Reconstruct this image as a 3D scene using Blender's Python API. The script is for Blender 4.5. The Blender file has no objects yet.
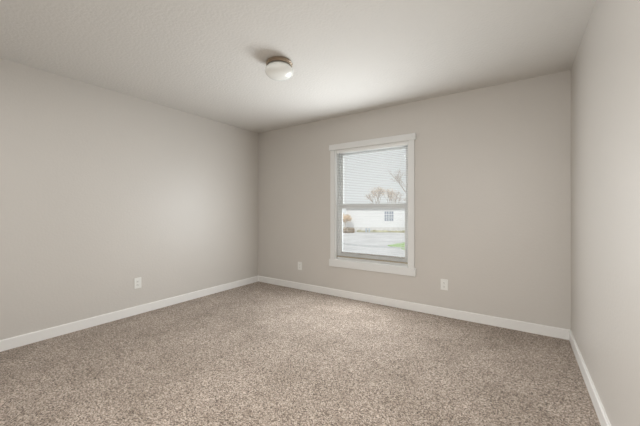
import bpy, bmesh, math, random
from mathutils import Vector, Matrix

S = bpy.context.scene
C = bpy.context.collection

# ------------------------------------------------------------------ camera
cam_d = bpy.data.cameras.new('camera')
cam = bpy.data.objects.new('camera', cam_d); C.objects.link(cam)
cam.location = (0, 0, 1.176)
cam.rotation_euler = (math.radians(90), 0, math.radians(33.99))
cam_d.sensor_width = 36.0
cam_d.lens = 297.5 / 640 * 36.0
cam_d.shift_y = -3.15 / 640
cam_d.clip_end = 400
S.camera = cam

# ------------------------------------------------------------------ world, sun, area lights, exposure
S.view_settings.view_transform = 'Standard'
S.view_settings.look = 'None'
S.view_settings.exposure = 0.05
S.view_settings.gamma = 1.0
S.view_settings.use_curve_mapping = False

world = bpy.data.worlds.new('overcast_sky'); S.world = world
world.use_nodes = True
nt = world.node_tree
bg = nt.nodes['Background']
tc = nt.nodes.new('ShaderNodeTexCoord')
nz = nt.nodes.new('ShaderNodeTexNoise'); nz.inputs['Scale'].default_value = 2.0
nz.inputs['Detail'].default_value = 4
rp = nt.nodes.new('ShaderNodeValToRGB')
rp.color_ramp.elements[0].position = .3; rp.color_ramp.elements[0].color = (.80, .81, .82, 1)
rp.color_ramp.elements[1].position = .7; rp.color_ramp.elements[1].color = (.90, .90, .90, 1)
nt.links.new(tc.outputs['Generated'], nz.inputs['Vector'])
nt.links.new(nz.outputs['Fac'], rp.inputs['Fac'])
nt.links.new(rp.outputs['Color'], bg.inputs['Color'])
bg.inputs['Strength'].default_value = 1.0

def light(name, kind, loc, rot, energy, color=(1, 1, 1), **kw):
    l = bpy.data.lights.new(name, kind); l.energy = energy; l.color = color
    for k, v in kw.items(): setattr(l, k, v)
    o = bpy.data.objects.new(name, l); C.objects.link(o)
    o.location = loc; o.rotation_euler = [math.radians(a) for a in rot]
    return o

light('sun', 'SUN', (0, -5, 12), (48, 0, 12), 2.0, (1, .98, .95), angle=math.radians(12))
# daylight entering through the window opening
light('window_daylight', 'AREA', (-1.604, 3.455, 1.13), (-88, 0, 0), 42, (.93, .975, 1.0),
      shape='RECTANGLE', size=.98, size_y=1.22)
# daylight grazing the reveal, sashes and slats from outside the glass
light('outer_daylight', 'AREA', (-1.604, 3.67, 1.24), (-90, 0, 0), 10, (.95, .98, 1.0),
      shape='RECTANGLE', size=1.0, size_y=1.5)
# unseen fill lamp added overhead by the camera to lift the room
light('rear_fill_high', 'AREA', (-1.0, 0, 2.38), (6, 0, -15), 34, (1, .985, .965),
      shape='RECTANGLE', size=2.6, size_y=.8)
light('rear_fill_low', 'AREA', (-.6, -.45, 1.2), (68, 0, 0), 16, (1, .985, .96),
      shape='RECTANGLE', size=1.2, size_y=1.6, spread=math.radians(120))  # unseen fill lamp added low at the rear; that wall has no doorway

# ------------------------------------------------------------------ helpers
def tag(o, label=None, cat=None, group=None, kind=None):
    if label: o['label'] = label
    if cat: o['category'] = cat
    if group: o['group'] = group
    if kind: o['kind'] = kind
    return o

def empty(name, loc, rz=0, parent=None):
    o = bpy.data.objects.new(name, None); C.objects.link(o)
    o.location = loc; o.rotation_euler = (0, 0, rz); o.empty_display_size = .1
    if parent: o.parent = parent
    return o

class MB:
    def __init__(s): s.bm = bmesh.new()
    def box(s, x0, x1, y0, y1, z0, z1, bev=0, seg=2):
        t = bmesh.new()
        bmesh.ops.create_cube(t, size=1)
        for v in t.verts:
            v.co = Vector(((x0 + x1) / 2 + v.co.x * (x1 - x0), (y0 + y1) / 2 + v.co.y * (y1 - y0),
                           (z0 + z1) / 2 + v.co.z * (z1 - z0)))
        if bev: bmesh.ops.bevel(t, geom=t.edges[:], offset=bev, segments=seg, affect='EDGES', profile=.5)
        s.join(t); return s
    def join(s, t, M=None):
        if M is not None: bmesh.ops.transform(t, matrix=M, verts=t.verts)
        me = bpy.data.meshes.new('tmp'); t.to_mesh(me); t.free()
        s.bm.from_mesh(me); bpy.data.meshes.remove(me)
    def cyl(s, p, q, r0, r1=None, n=12, caps=True):
        p = Vector(p); q = Vector(q); r1 = r0 if r1 is None else r1
        d = q - p
        t = bmesh.new()
        bmesh.ops.create_cone(t, cap_ends=caps, segments=n, radius1=r0, radius2=r1, depth=d.length)
        M = Matrix.Translation((p + q) / 2) @ d.to_track_quat('Z', 'Y').to_matrix().to_4x4()
        s.join(t, M); return s
    def lathe(s, prof, n=48, c=(0, 0, 0)):
        rings = []
        for r, z in prof:
            if r < 1e-6: rings.append([s.bm.verts.new((c[0], c[1], c[2] + z))])
            else: rings.append([s.bm.verts.new((c[0] + r * math.cos(2 * math.pi * k / n),
                                                c[1] + r * math.sin(2 * math.pi * k / n), c[2] + z)) for k in range(n)])
        for a, b in zip(rings, rings[1:]):
            for k in range(n):
                k2 = (k + 1) % n
                if len(a) == 1 and len(b) == 1: continue
                if len(a) == 1: s.bm.faces.new((a[0], b[k], b[k2]))
                elif len(b) == 1: s.bm.faces.new((a[k], b[0], a[k2]))
                else: s.bm.faces.new((a[k], b[k], b[k2], a[k2]))
        return s
    def poly(s, pts): s.bm.faces.new([s.bm.verts.new(p) for p in pts]); return s
    def prism(s, pts, z0, z1):
        a = [s.bm.verts.new((x, y, z0)) for x, y in pts]; b = [s.bm.verts.new((x, y, z1)) for x, y in pts]
        s.bm.faces.new(a[::-1]); s.bm.faces.new(b)
        n = len(pts)
        for k in range(n): s.bm.faces.new((a[k], a[(k + 1) % n], b[(k + 1) % n], b[k]))
        return s
    def build(s, name, mat, parent=None, smooth=False, loc=None):
        bmesh.ops.recalc_face_normals(s.bm, faces=s.bm.faces[:])
        me = bpy.data.meshes.new(name); s.bm.to_mesh(me); s.bm.free()
        me.materials.append(mat)
        if smooth:
            for p in me.polygons: p.use_smooth = True
            me.set_sharp_from_angle(angle=math.radians(40))
        o = bpy.data.objects.new(name, me); C.objects.link(o)
        if parent: o.parent = parent
        if loc: o.location = loc
        return o

# ------------------------------------------------------------------ materials
def mat(name, col, rough=.5, metal=0, spec=.5, bump=None, var=None, trans=0, coat=0):
    """bump=(scale, strength, distance, detail); var=(scale, amount)"""
    m = bpy.data.materials.new(name); m.use_nodes = True
    n = m.node_tree.nodes; L = m.node_tree.links; b = n['Principled BSDF']
    b.inputs['Base Color'].default_value = (*col, 1); b.inputs['Roughness'].default_value = rough
    b.inputs['Metallic'].default_value = metal; b.inputs['Specular IOR Level'].default_value = spec
    t = n.new('ShaderNodeTexCoord')
    if var:
        z = n.new('ShaderNodeTexNoise'); z.inputs['Scale'].default_value = var[0]; z.inputs['Detail'].default_value = 3
        r = n.new('ShaderNodeValToRGB'); a = var[1]
        r.color_ramp.elements[0].position = .3; r.color_ramp.elements[1].position = .7
        r.color_ramp.elements[0].color = (*[c * (1 - a) for c in col], 1)
        r.color_ramp.elements[1].color = (*[min(1, c * (1 + a)) for c in col], 1)
        L.new(t.outputs['Object'], z.inputs['Vector']); L.new(z.outputs['Fac'], r.inputs['Fac'])
        L.new(r.outputs['Color'], b.inputs['Base Color'])
    if bump:
        z = n.new('ShaderNodeTexNoise'); z.inputs['Scale'].default_value = bump[0]; z.inputs['Detail'].default_value = bump[3]
        u = n.new('ShaderNodeBump'); u.inputs['Strength'].default_value = bump[1]; u.inputs['Distance'].default_value = bump[2]
        L.new(t.outputs['Object'], z.inputs['Vector']); L.new(z.outputs['Fac'], u.inputs['Height'])
        L.new(u.outputs['Normal'], b.inputs['Normal'])
    return m

M = {}
M['wall'] = mat('greige_eggshell_paint', (.60, .572, .535), .42, spec=.5, bump=(55, .25, .004, 3), var=(1.2, .012))
M['ceiling'] = mat('ceiling_paint', (.70, .685, .655), .85, spec=.12, bump=(48, .5, .006, 4))
M['trim'] = mat('white_trim_paint', (.82, .81, .79), .35)
M['casing'] = mat('shaded_casing_paint', (.74, .745, .735), .35)  # trim white made greyer, carrying the shade around the window in its colour
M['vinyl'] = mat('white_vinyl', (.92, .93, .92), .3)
M['slat'] = mat('backlit_slat_vinyl', (.58, .58, .575), .4)  # white slats coloured grey; their silhouette against the sky is painted in
M['tan'] = mat('tan_blind_rail', (.42, .36, .26), .5)
M['brownstrip'] = mat('brown_strip', (.27, .22, .15), .5)
M['cord'] = mat('blind_cord', (.8, .79, .76), .8)
M['plastic'] = mat('outlet_plastic', (.80, .80, .77), .35)
M['slot'] = mat('outlet_slot', (.08, .075, .07), .6)
M['screw'] = mat('painted_screw', (.7, .7, .68), .35, metal=.3)
M['nickel'] = mat('brushed_bronze_nickel', (.42, .34, .26), .32, metal=.9, bump=(300, .05, .001, 2))
M['opal'] = mat('opal_glass', (.86, .87, .84), .18, spec=.6)
M['opal'].node_tree.nodes['Principled BSDF'].inputs['Subsurface Weight'].default_value = .35
M['opal'].node_tree.nodes['Principled BSDF'].inputs['Subsurface Radius'].default_value = (.03, .03, .03)

g = bpy.data.materials.new('clear_glass'); g.use_nodes = True
n = g.node_tree.nodes; n.remove(n['Principled BSDF'])
tr = n.new('ShaderNodeBsdfTransparent'); tr.inputs['Color'].default_value = (.96, .975, .97, 1)
gl = n.new('ShaderNodeBsdfGlossy'); gl.inputs['Roughness'].default_value = .01
fr = n.new('ShaderNodeFresnel'); fr.inputs['IOR'].default_value = 1.3
mx = n.new('ShaderNodeMixShader')
g.node_tree.links.new(fr.outputs[0], mx.inputs[0]); g.node_tree.links.new(tr.outputs[0], mx.inputs[1])
g.node_tree.links.new(gl.outputs[0], mx.inputs[2]); g.node_tree.links.new(mx.outputs[0], n['Material Output'].inputs['Surface'])
M['glass'] = g

# carpet: mottled beige and brown yarn tufts
cm = bpy.data.materials.new('beige_brown_carpet'); cm.use_nodes = True
n = cm.node_tree.nodes; L = cm.node_tree.links; b = n['Principled BSDF']
b.inputs['Roughness'].default_value = .95; b.inputs['Specular IOR Level'].default_value = .1
b.inputs['Sheen Weight'].default_value = .15; b.inputs['Sheen Roughness'].default_value = .5
t = n.new('ShaderNodeTexCoord')
vo = n.new('ShaderNodeTexVoronoi'); vo.inputs['Scale'].default_value = 165
wob = n.new('ShaderNodeTexNoise'); wob.inputs['Scale'].default_value = 60; wob.inputs['Detail'].default_value = 2
fine = n.new('ShaderNodeTexNoise'); fine.inputs['Scale'].default_value = 110; fine.inputs['Detail'].default_value = 5
fine.inputs['Roughness'].default_value = .75
big = n.new('ShaderNodeTexNoise'); big.inputs['Scale'].default_value = 2.6; big.inputs['Detail'].default_value = 5
big.inputs['Roughness'].default_value = .6
for q in (vo, wob, fine, big): L.new(t.outputs['Object'], q.inputs['Vector'])
sep = n.new('ShaderNodeSeparateColor'); L.new(vo.outputs['Color'], sep.inputs[0])
mixf = n.new('ShaderNodeMath'); mixf.operation = 'MULTIPLY_ADD'; mixf.inputs[1].default_value = .45
L.new(sep.outputs[0], mixf.inputs[0])
fsc = n.new('ShaderNodeMath'); fsc.operation = 'MULTIPLY'; fsc.inputs[1].default_value = .62
L.new(fine.outputs['Fac'], fsc.inputs[0]); L.new(fsc.outputs[0], mixf.inputs[2])
rr = n.new('ShaderNodeValToRGB'); e = rr.color_ramp.elements
e[0].position = .30; e[0].color = (.085, .066, .052, 1)
e[1].position = .80; e[1].color = (.76, .66, .57, 1)
k = e.new(.42); k.color = (.255, .20, .16, 1)
k = e.new(.62); k.color = (.47, .385, .32, 1)
L.new(mixf.outputs[0], rr.inputs['Fac'])
br = n.new('ShaderNodeValToRGB'); e = br.color_ramp.elements
e[0].position = .36; e[0].color = (.80, .79, .77, 1); e[1].position = .60; e[1].color = (1.0, 1.0, 1.0, 1)
L.new(big.outputs['Fac'], br.inputs['Fac'])
mul = n.new('ShaderNodeMix'); mul.data_type = 'RGBA'; mul.blend_type = 'MULTIPLY'; mul.inputs[0].default_value = 1
L.new(rr.outputs['Color'], mul.inputs[6]); L.new(br.outputs['Color'], mul.inputs[7])
L.new(mul.outputs[2], b.inputs['Base Color'])
bp = n.new('ShaderNodeBump'); bp.inputs['Strength'].default_value = .8; bp.inputs['Distance'].default_value = .008
L.new(mixf.outputs[0], bp.inputs['Height']); L.new(bp.outputs['Normal'], b.inputs['Normal'])
M['carpet'] = cm

M['siding'] = mat('white_siding', (.80, .80, .81), .6)
M['roofing'] = mat('pale_roof', (.66, .64, .63), .8, var=(3, .1))
M['fascia'] = mat('pinkish_fascia', (.78, .62, .60), .6)
M['foundation'] = mat('foundation_concrete', (.68, .67, .66), .8, var=(2, .1))
M['farglass'] = mat('dark_house_glass', (.33, .36, .42), .15)
M['concrete'] = mat('pale_street_concrete', (.60, .595, .60), .85, var=(.35, .14))
M['kerb'] = mat('kerb_concrete', (.50, .50, .51), .85)
M['grass'] = mat('spring_grass', (.34, .48, .22), .9, var=(4, .3))
M['verge'] = mat('verge_grass', (.42, .40, .27), .9, var=(.8, .35))
M['earth'] = mat('ground_earth', (.55, .54, .52), .9)
M['bark'] = mat('tree_bark', (.52, .46, .42), .9)
M['orange'] = mat('orange_spring_leaves', (.74, .58, .42), .8, var=(2, .3))
M['brownleaf'] = mat('brown_shrub_leaves', (.42, .34, .26), .9, var=(3, .4))
M['utility'] = mat('grey_blue_metal', (.45, .50, .55), .5)

# ------------------------------------------------------------------ room shell
X0, X1, Y0, Y1, H = -3.586, .377, -.6, 3.498, 2.44
WT = .15
ox0, ox1, oz0, oz1 = -2.107, -1.100, .497, 1.991       # window opening

def struct(mb, name, m, label, cat, **k):
    o = mb.build(name, m, **k); tag(o, label, cat, kind='structure'); return o

struct(MB().box(X0 - WT, X1 + WT, Y0 - WT, Y1 + WT, -.12, 0), 'floor', M['carpet'],
       'beige and brown mottled cut pile carpet covering the whole floor', 'floor')
struct(MB().box(X0 - WT, X1 + WT, Y0 - WT, Y1 + WT, H, H + .12), 'ceiling', M['ceiling'],
       'flat textured off white ceiling holding the round light', 'ceiling')
struct(MB().box(X0 - WT, X0, Y0 - WT, Y1 + WT, 0, H), 'wall_left', M['wall'],
       'long greige wall on the left with one outlet', 'wall')
struct(MB().box(X1, X1 + WT, Y0 - WT, Y1 + WT, 0, H), 'wall_right', M['wall'],
       'bright bare greige wall at the right edge', 'wall')
struct(MB().box(X0, X1, Y0 - WT, Y0, 0, H), 'wall_front', M['wall'],
       'greige wall behind the camera position', 'wall')
bk = MB()
bk.box(X0, ox0, Y1, Y1 + WT, 0, H).box(ox1, X1, Y1, Y1 + WT, 0, H)
bk.box(ox0, ox1, Y1, Y1 + WT, 0, oz0).box(ox0, ox1, Y1, Y1 + WT, oz1, H)
bmesh.ops.remove_doubles(bk.bm, verts=bk.bm.verts, dist=1e-5)
struct(bk, 'wall_back', M['wall'], 'greige wall around the window with two outlets', 'wall')

BH, BT = .092, .014
def baseboard(name, pts, label):
    """pts: wall line from a to b, profile grows to the inside (left of direction)"""
    (ax, ay), (bx, by) = pts
    d = Vector((bx - ax, by - ay, 0)); Ld = d.length; d.normalize(); nrm = Vector((-d.y, d.x, 0))
    prof = [(0, 0), (BT, 0), (BT, BH - .006), (BT - .005, BH), (0, BH)]
    m = MB(); A = []; B = []
    for u, z in prof:
        A.append(m.bm.verts.new(Vector((ax, ay, z)) + nrm * u + d * u))
        B.append(m.bm.verts.new(Vector((bx, by, z)) + nrm * u - d * u))
    m.bm.faces.new(A); m.bm.faces.new(B[::-1])
    for k in range(5): m.bm.faces.new((A[k], A[(k + 1) % 5], B[(k + 1) % 5], B[k]))
    struct(m, name, M['trim'], label, 'baseboard')
baseboard('baseboard_back', ((X1, Y1), (X0, Y1)), 'white baseboard running below the window wall')
baseboard('baseboard_left', ((X0, Y1), (X0, Y0)), 'white baseboard along the foot of the left wall')
baseboard('baseboard_right', ((X1, Y0), (X1, Y1)), 'white baseboard along the foot of the right wall')
baseboard('baseboard_front', ((X0, Y0), (X1, Y0)), 'white baseboard along the wall behind the camera')

# ------------------------------------------------------------------ window
win = tag(empty('window_1', (0, 0, 0)),
          'white single hung vinyl window with flat casing in the back wall', 'window', kind='structure')
cy0, cy1 = Y1 - .018, Y1
MB().box(-2.176, ox0 - .0, cy0, cy1, .484, 1.990, .002).build('side_casing', M['casing'], win)
MB().box(ox1, -1.026, cy0, cy1, .484, 1.990, .002).build('side_casing', M['casing'], win)
MB().box(-2.193, -1.009, cy0 - .006, cy1, 1.991, 2.069, .002).build('head_casing', M['casing'], win)
MB().box(-2.193, -1.009, cy0 - .006, cy1, .402, .497, .002).build('bottom_casing', M['casing'], win)
# jamb liner of the reveal
jl = MB(); jt = .008
jl.box(ox0, ox0 + jt, Y1, Y1 + WT, oz0, oz1).box(ox1 - jt, ox1, Y1, Y1 + WT, oz0, oz1)
jl.box(ox0 + jt, ox1 - jt, Y1, Y1 + WT, oz1 - jt, oz1).box(ox0 + jt, ox1 - jt, Y1, Y1 + WT, oz0, oz0 + jt)
jl.build('reveal_liner', M['vinyl'], win)
# outer vinyl frame
fx0, fx1, fz0, fz1 = ox0 + jt, ox1 - jt, oz0 + jt, oz1 - jt
fy0, fy1 = Y1 + .062, Y1 + .14
fr_ = MB()
fr_.box(fx0, fx0 + .022, fy0, fy1, fz0, fz1, .002).box(fx1 - .022, fx1, fy0, fy1, fz0, fz1, .002)
fr_.box(fx0 + .022, fx1 - .022, fy0, fy1, fz1 - .022, fz1, .002).box(fx0 + .022, fx1 - .022, fy0, fy1, fz0, fz0 + .026, .002)
fr_.build('window_frame', M['vinyl'], win)
ax0, ax1 = fx0 + .022, fx1 - .022
def sash(name, x0, x1, y0, y1, z0, z1, st, top, bot):
    m = MB()
    m.box(x0, x0 + st, y0, y1, z0, z1, .003).box(x1 - st, x1, y0, y1, z0, z1, .003)
    m.box(x0 + st, x1 - st, y0, y1, z1 - top, z1, .003).box(x0 + st, x1 - st, y0, y1, z0, z0 + bot, .003)
    o = m.build(name, M['vinyl'], win)
    ym = (y0 + y1) / 2
    MB().box(x0 + st - .004, x1 - st + .004, ym - .002, ym + .002, z0 + bot - .004, z1 - top + .004).build('glass_pane', M['glass'], o)
    return o
sash('upper_sash', ax0, ax1, Y1 + .106, Y1 + .134, 1.205, fz1 - .022, .034, .030, .052)
lo = sash('lower_sash', ax0, ax1, Y1 + .072, Y1 + .102, fz0 + .026, 1.252, .036, .060, .066)
MB().box(ax0 + .034, ax1 - .034, Y1 + .062, Y1 + .074, fz0 + .026 + .056, fz0 + .026 + .070, .001).build('sash_strip', M['brownstrip'], lo)  # dark brown strip along the top of the bottom sash rail
lk = MB(); lk.box(-1.635, -1.575, Y1 + .074, Y1 + .098, 1.252, 1.258, .001)
lk.cyl((-1.605, Y1 + .086, 1.258), (-1.605, Y1 + .086, 1.268), .011, .009)
lk.box(-1.607, -1.570, Y1 + .070, Y1 + .080, 1.262, 1.268, .001)
lk.build('sash_lock', M['vinyl'], lo)

# ------------------------------------------------------------------ blind
bl = tag(empty('window_blind', ((ox0 + ox1) / 2, Y1 + .032, oz1 - jt)),
         'white horizontal mini blind lowered with open slats inside the window reveal', 'blind')
hw = (ox1 - ox0) / 2 - jt - .004
MB().box(-hw, hw, -.018, .018, -.036, 0, .002).build('headrail', M['vinyl'], bl)
sl = MB(); zt, zb, pitch = -.052, .540 - (oz1 - jt), .0215
ns = int((zt - zb - .012) / pitch)
for i in range(ns + 1):
    z = zt - i * pitch
    P = []
    for sgn in (-1, 1):
        row = []
        for u in (-.0125, -.006, 0, .006, .0125):
            # tilt slightly, room edge high; gentle crown
            zz = z - u * .10 + .0018 * (1 - (u / .0125) ** 2)
            row.append((sgn * (hw - .003), u, zz))
        P.append(row)
    up = [[sl.bm.verts.new(q) for q in row] for row in P]
    dn = [[sl.bm.verts.new((q[0], q[1], q[2] - .0005)) for q in row] for row in P]
    for k in range(4):
        sl.bm.faces.new((up[0][k], up[1][k], up[1][k + 1], up[0][k + 1]))
        sl.bm.faces.new((dn[0][k], dn[0][k + 1], dn[1][k + 1], dn[1][k]))
    for k in (0, 4):
        sl.bm.faces.new((up[0][k], dn[0][k], dn[1][k], up[1][k]))
    for s_ in (0, 1):
        sl.bm.faces.new(up[s_] + dn[s_][::-1])
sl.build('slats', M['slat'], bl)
MB().box(-hw + .002, hw - .002, -.012, .012, zb - .006, zb + .006, .002).build('bottom_rail', M['tan'], bl)
tag(bl.children[-1], 'tan bottom rail')
for x in (-hw + .13, hw - .09):
    c = MB()
    for y in (-.0135, .0135): c.cyl((x, y, -.036), (x, y, zb), .0006, n=6)
    c.build('ladder_cord', M['cord'], bl)
MB().cyl((-hw + .055, -.022, -.03), (-hw + .055, -.022, -.62), .003, n=6).build('tilt_wand', M['glass'], bl)

# ------------------------------------------------------------------ ceiling light
lt = tag(empty('ceiling_light', (-1.712, 1.916, H)),
         'round mushroom ceiling light with white opal globe and brushed metal collar', 'ceiling light')
MB().lathe([(0, 0), (.098, 0), (.106, -.004), (.110, -.012), (.111, -.022), (.108, -.024), (.111, -.028),
            (.111, -.034), (.107, -.038), (.098, -.038), (.098, -.026), (0, -.026)], 64).build('metal_collar', M['nickel'], lt, smooth=True)
gp = []
for k in range(25):
    a = math.radians(52 - k * (52 + 90) / 24)
    gp.append((max(0, .121 * math.cos(a) ** .9 if math.cos(a) > 1e-4 else 0), -.078 + .056 * math.sin(a) if a > 0 else -.078 + .064 * math.sin(a)))
gp = [(.093, -.030)] + gp
gp[-1] = (0, gp[-1][1])
MB().lathe(gp, 64).build('glass_globe', M['opal'], lt, smooth=True)
for k in range(3):
    a = math.radians(20 + 120 * k)
    m = MB(); c_, s_ = math.cos(a), math.sin(a)
    m.cyl((.108 * c_, .108 * s_, -.031), (.121 * c_, .121 * s_, -.031), .005, n=12)
    m.build('thumb_screw', M['nickel'], lt, smooth=True)

# ------------------------------------------------------------------ outlets
def make_outlet(label, loc, rz):
    o = tag(empty('electrical_outlet', loc, rz), label, 'electrical outlet', 'white duplex outlets')
    # local: wall in the x-z plane, room towards -y
    MB().box(-.038, .038, -.006, 0, -.060, .060, .0025).build('cover_plate', M['plastic'], o)
    for sg in (1, -1):
        m = MB(); t = bmesh.new()
        bmesh.ops.create_cone(t, cap_ends=True, segments=24, radius1=.017, radius2=.0165, depth=.004)
        for v in t.verts: v.co.y = max(-.0145, min(.0145, v.co.y))
        m.join(t, Matrix.Translation((0, -.0072, sg * .020)) @ Matrix.Rotation(math.pi / 2, 4, 'X'))
        r = m.build('receptacle', M['plastic'], o)
        s = MB()
        s.box(-.0075, -.0052, -.0098, -.0085, sg * .020 - .003, sg * .020 + .006)
        s.box(.0052, .0075, -.0098, -.0085, sg * .020 - .002, sg * .020 + .005)
        s.cyl((0, -.0085, sg * .020 - .008), (0, -.0098, sg * .020 - .008), .0028, n=10)
        s.build('slots', M['slot'], r)
    MB().cyl((0, -.006, 0), (0, -.0075, 0), .003, n=12).build('screw', M['screw'], o)
    return o
def copy_tree(o, parent=None):
    c = o.copy(); C.objects.link(c); c.parent = parent
    for ch in o.children: copy_tree(ch, c)
    return c
o1 = make_outlet('white outlet on the window wall to the right of the window', (-.700, Y1, .350), 0)
o2 = copy_tree(o1); o2.location = (-2.717, Y1, .344)
o2['label'] = 'small white outlet on the window wall between left corner and window'
o3 = copy_tree(o1); o3.location = (X0, 1.635, .350); o3.rotation_euler.z = math.pi / 2
o3['label'] = 'white outlet low on the long left wall'

# ------------------------------------------------------------------ outside: ground, street, house, plants
GZ = -2.85
struct(MB().box(-110, 60, Y1 + 1.0, 160, GZ - .2, GZ - .02), 'ground', M['earth'],
       'pale open ground outside beyond the window', 'ground')
struct(MB().prism([(-90, 8), (40, 8), (40, 72), (-14.2, 51.9), (-25.5, 47.0), (-90, 18)], GZ - .02, GZ), 'street', M['concrete'],
       'pale grey concrete street seen through the lower sash', 'street')
kb = MB()
pts = [(-30, 32.2), (-18.5, 31.0), (-15.2, 29.6), (-9.3, 30.1), (-4, 30.6)]
kb.prism([(x, y) for x, y in pts] + [(x, y + .35) for x, y in pts[::-1]], GZ, GZ + .13)
struct(kb, 'kerb', M['kerb'], 'low grey kerb crossing the street below the lower sash', 'kerb')
struct(MB().prism([(-12.3, 31.7), (-9.7, 29.6), (-3, 27.5), (-3, 41), (-11.3, 37.4)], GZ, GZ + .10), 'lawn', M['grass'],
       'bright green grass corner at the lower right of the window view', 'lawn')

# verge strip of low plants before the house
rnd = random.Random(4)
vg = MB()
A = Vector((-24.7, 48.6, GZ)); B = Vector((-14.0, 53.2, GZ)); d = (B - A); nrm = Vector((-d.y, d.x, 0)).normalized()
N = 110
rows = []
for i in range(N + 1):
    p = A + d * i / N; row = []
    for j, h in enumerate((0, .7, 1, .7, 0)):
        q = p + nrm * (j * .18) + Vector((0, 0, h * (.20 + .22 * rnd.random())))
        row.append(vg.bm.verts.new(q))
    rows.append(row)
for a, b_ in zip(rows, rows[1:]):
    for j in range(4): vg.bm.faces.new((a[j], b_[j], b_[j + 1], a[j + 1]))
o = vg.build('low_hedge', M['verge']); tag(o, 'low green brown planting strip in front of the white house', 'hedge', kind='stuff')

# house
hs = tag(empty('house', (-27.6, 49.9, GZ), math.radians(23.7)),
         'long white sided house across the street with a small paned window', 'house')
HL, HH, HD = 22, 4.32, 9
m = MB().box(0, HL, 0, HD, .75, HH)
zz = .75
while zz < HH - .05:                      # lapped boards
    m.poly([(0, -.03, zz), (HL, -.03, zz), (HL, 0, zz + .2), (0, 0, zz + .2)])
    m.poly([(0, -.03, zz), (HL, -.03, zz), (HL, 0, zz), (0, 0, zz)])
    zz += .2
m.build('siding_wall', M['siding'], hs)
MB().box(.02, HL - .02, -.005, HD, 0, .75).build('foundation', M['foundation'], hs)
MB().box(-.4, HL + .4, -.42, -.38, HH - .06, HH + .05).build('fascia', M['fascia'], hs)
r = MB(); ry = [(-.4, HH), (HD / 2, HH + .75), (HD + .4, HH), (HD + .4, HH + .06), (HD / 2, HH + .83), (-.4, HH + .06)]
a = [r.bm.verts.new((-.4, y, z)) for y, z in ry]; b_ = [r.bm.verts.new((HL + .4, y, z)) for y, z in ry]
r.bm.faces.new(a); r.bm.faces.new(b_[::-1])
for k in range(6): r.bm.faces.new((a[k], a[(k + 1) % 6], b_[(k + 1) % 6], b_[k]))
r.build('roof', M['roofing'], hs)
wx0, wx1, wz0, wz1 = 7.15, 8.75, 1.95, 3.75
hwf = MB()
hwf.box(wx0 - .1, wx0, -.09, .0, wz0 - .1, wz1 + .1).box(wx1, wx1 + .1, -.09, .0, wz0 - .1, wz1 + .1)
hwf.box(wx0, wx1, -.09, 0, wz1, wz1 + .1).box(wx0, wx1, -.09, 0, wz0 - .1, wz0)
hwf.box(wx0 + .75, wx0 + .85, -.09, 0, wz0, wz1)
for z in (wz0 + .6, wz0 + 1.2): hwf.box(wx0, wx1, -.075, 0, z - .03, z + .03)
for x in (wx0 + .37, wx0 + 1.22): hwf.box(x - .03, x + .03, -.074, 0, wz0, wz1)
hf = hwf.build('house_window', M['siding'], hs)
MB().box(wx0, wx1, -.05, -.035, wz0, wz1).build('window_pane', M['farglass'], hf)

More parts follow.
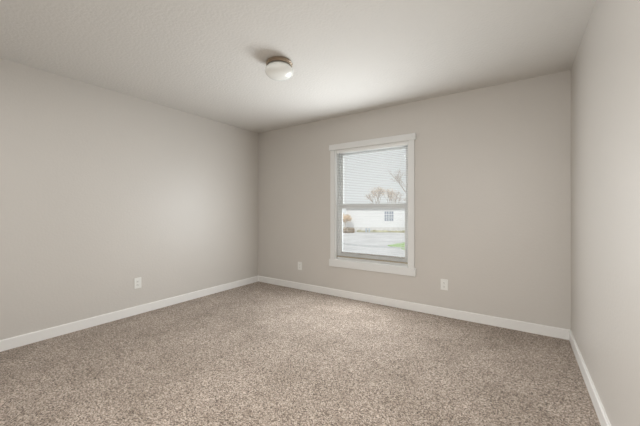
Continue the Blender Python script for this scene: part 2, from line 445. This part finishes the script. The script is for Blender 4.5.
# plants
def leaf_blob(mb, centers, n, size, seed):
    rd = random.Random(seed)
    for _ in range(n):
        c, rad = rd.choice(centers)
        v = Vector((rd.gauss(0, 1), rd.gauss(0, 1), rd.gauss(0, 1))).normalized() * rad * rd.random() ** .4
        p = Vector(c) + v
        if p.z < .02: continue
        a = Vector((rd.gauss(0, 1), rd.gauss(0, 1), rd.gauss(0, 1))).normalized()
        b2 = a.orthogonal().normalized()
        s = size * rd.uniform(.6, 1.3)
        mb.poly([p - a * s, p + b2 * s * .5, p + a * s, p - b2 * s * .5])
def tree(name, loc, h, spread, seed, leafmat, nleaf, lsize, label, cat='tree', group=None, trunk=.16, low=.27):
    rd = random.Random(seed)
    root = tag(empty(name, loc), label, cat, group)
    w = MB(); tips = []
    def grow(p, d, Lg, r, lev):
        q = p + d * Lg
        w.cyl(p, q, r, r * .65, n=6, caps=False)
        if lev == 0: tips.append(q); return
        for k in range(3):
            nd = (d + Vector((rd.gauss(0, 1), rd.gauss(0, 1), rd.gauss(0, .5) + .25)) * spread).normalized()
            grow(q, nd, Lg * rd.uniform(.58, .78), r * .62, lev - 1)
        tips.append(q)
    grow(Vector((0, 0, 0)), Vector((0, 0, 1)), h * low, trunk, 6)
    w.build('branches', M['bark'], root)
    if nleaf:
        lf = MB(); leaf_blob(lf, [(t_, min(.9, h * .11)) for t_ in tips[len(tips) // 4:]], nleaf, lsize, seed + 1)
        lf.build('foliage', leafmat, root)
    return root
tree('bare_tree', (-27.9, 66.0, GZ), 11.6, .34, 12, M['orange'], 900, .08,
     'spindly tree with orange buds behind the house roof, above its left part')
tree('bare_tree', (-26.3, 70.4, GZ), 11.2, .34, 21, M['orange'], 900, .08,
     'spindly tree with orange buds behind the house roof, nearer the small house window')
tree('bare_tree', (-13.2, 45.6, GZ), 13.0, .42, 23, M['orange'], 0, .08,
     'leafless dark twigs reaching in at the right edge of the upper sash')
tree('small_tree', (-26.7, 48.0, GZ), 4.9, .42, 36, M['orange'], 1600, .10,
     'small orange brown tree at the left edge of the lower sash', trunk=.07, low=.2)
rs = tag(empty('round_shrub', (-24.95, 45.9, GZ)), 'rounded brown shrub at the left end of the house front', 'shrub')
f = MB(); leaf_blob(f, [((0, 0, .45), .6), ((.6, .25, .4), .5), ((-.5, -.2, .4), .55)], 1800, .10, 5)
f.build('foliage', M['brownleaf'], rs)
f = MB()
for k in range(9):
    a = k * .7; f.cyl((0, 0, 0), (.5 * math.cos(a), .5 * math.sin(a), .75), .03, .01, n=5)
f.build('stems', M['bark'], rs)
for i, (x, y, lb) in enumerate([(-23.05, 49.1, 'short grey blue utility post in front of the house, left one of the pair'),
                                (-22.55, 49.3, 'short grey blue utility post in front of the house, right one of the pair')]):
    m = MB().box(-.13, .13, -.1, .1, 0, .62, .03).box(-.15, .15, -.12, .12, .62, .70, .02)
    o = m.build('utility_post', M['utility'], loc=(x, y, GZ)); tag(o, lb, 'utility post', 'utility posts by the house')
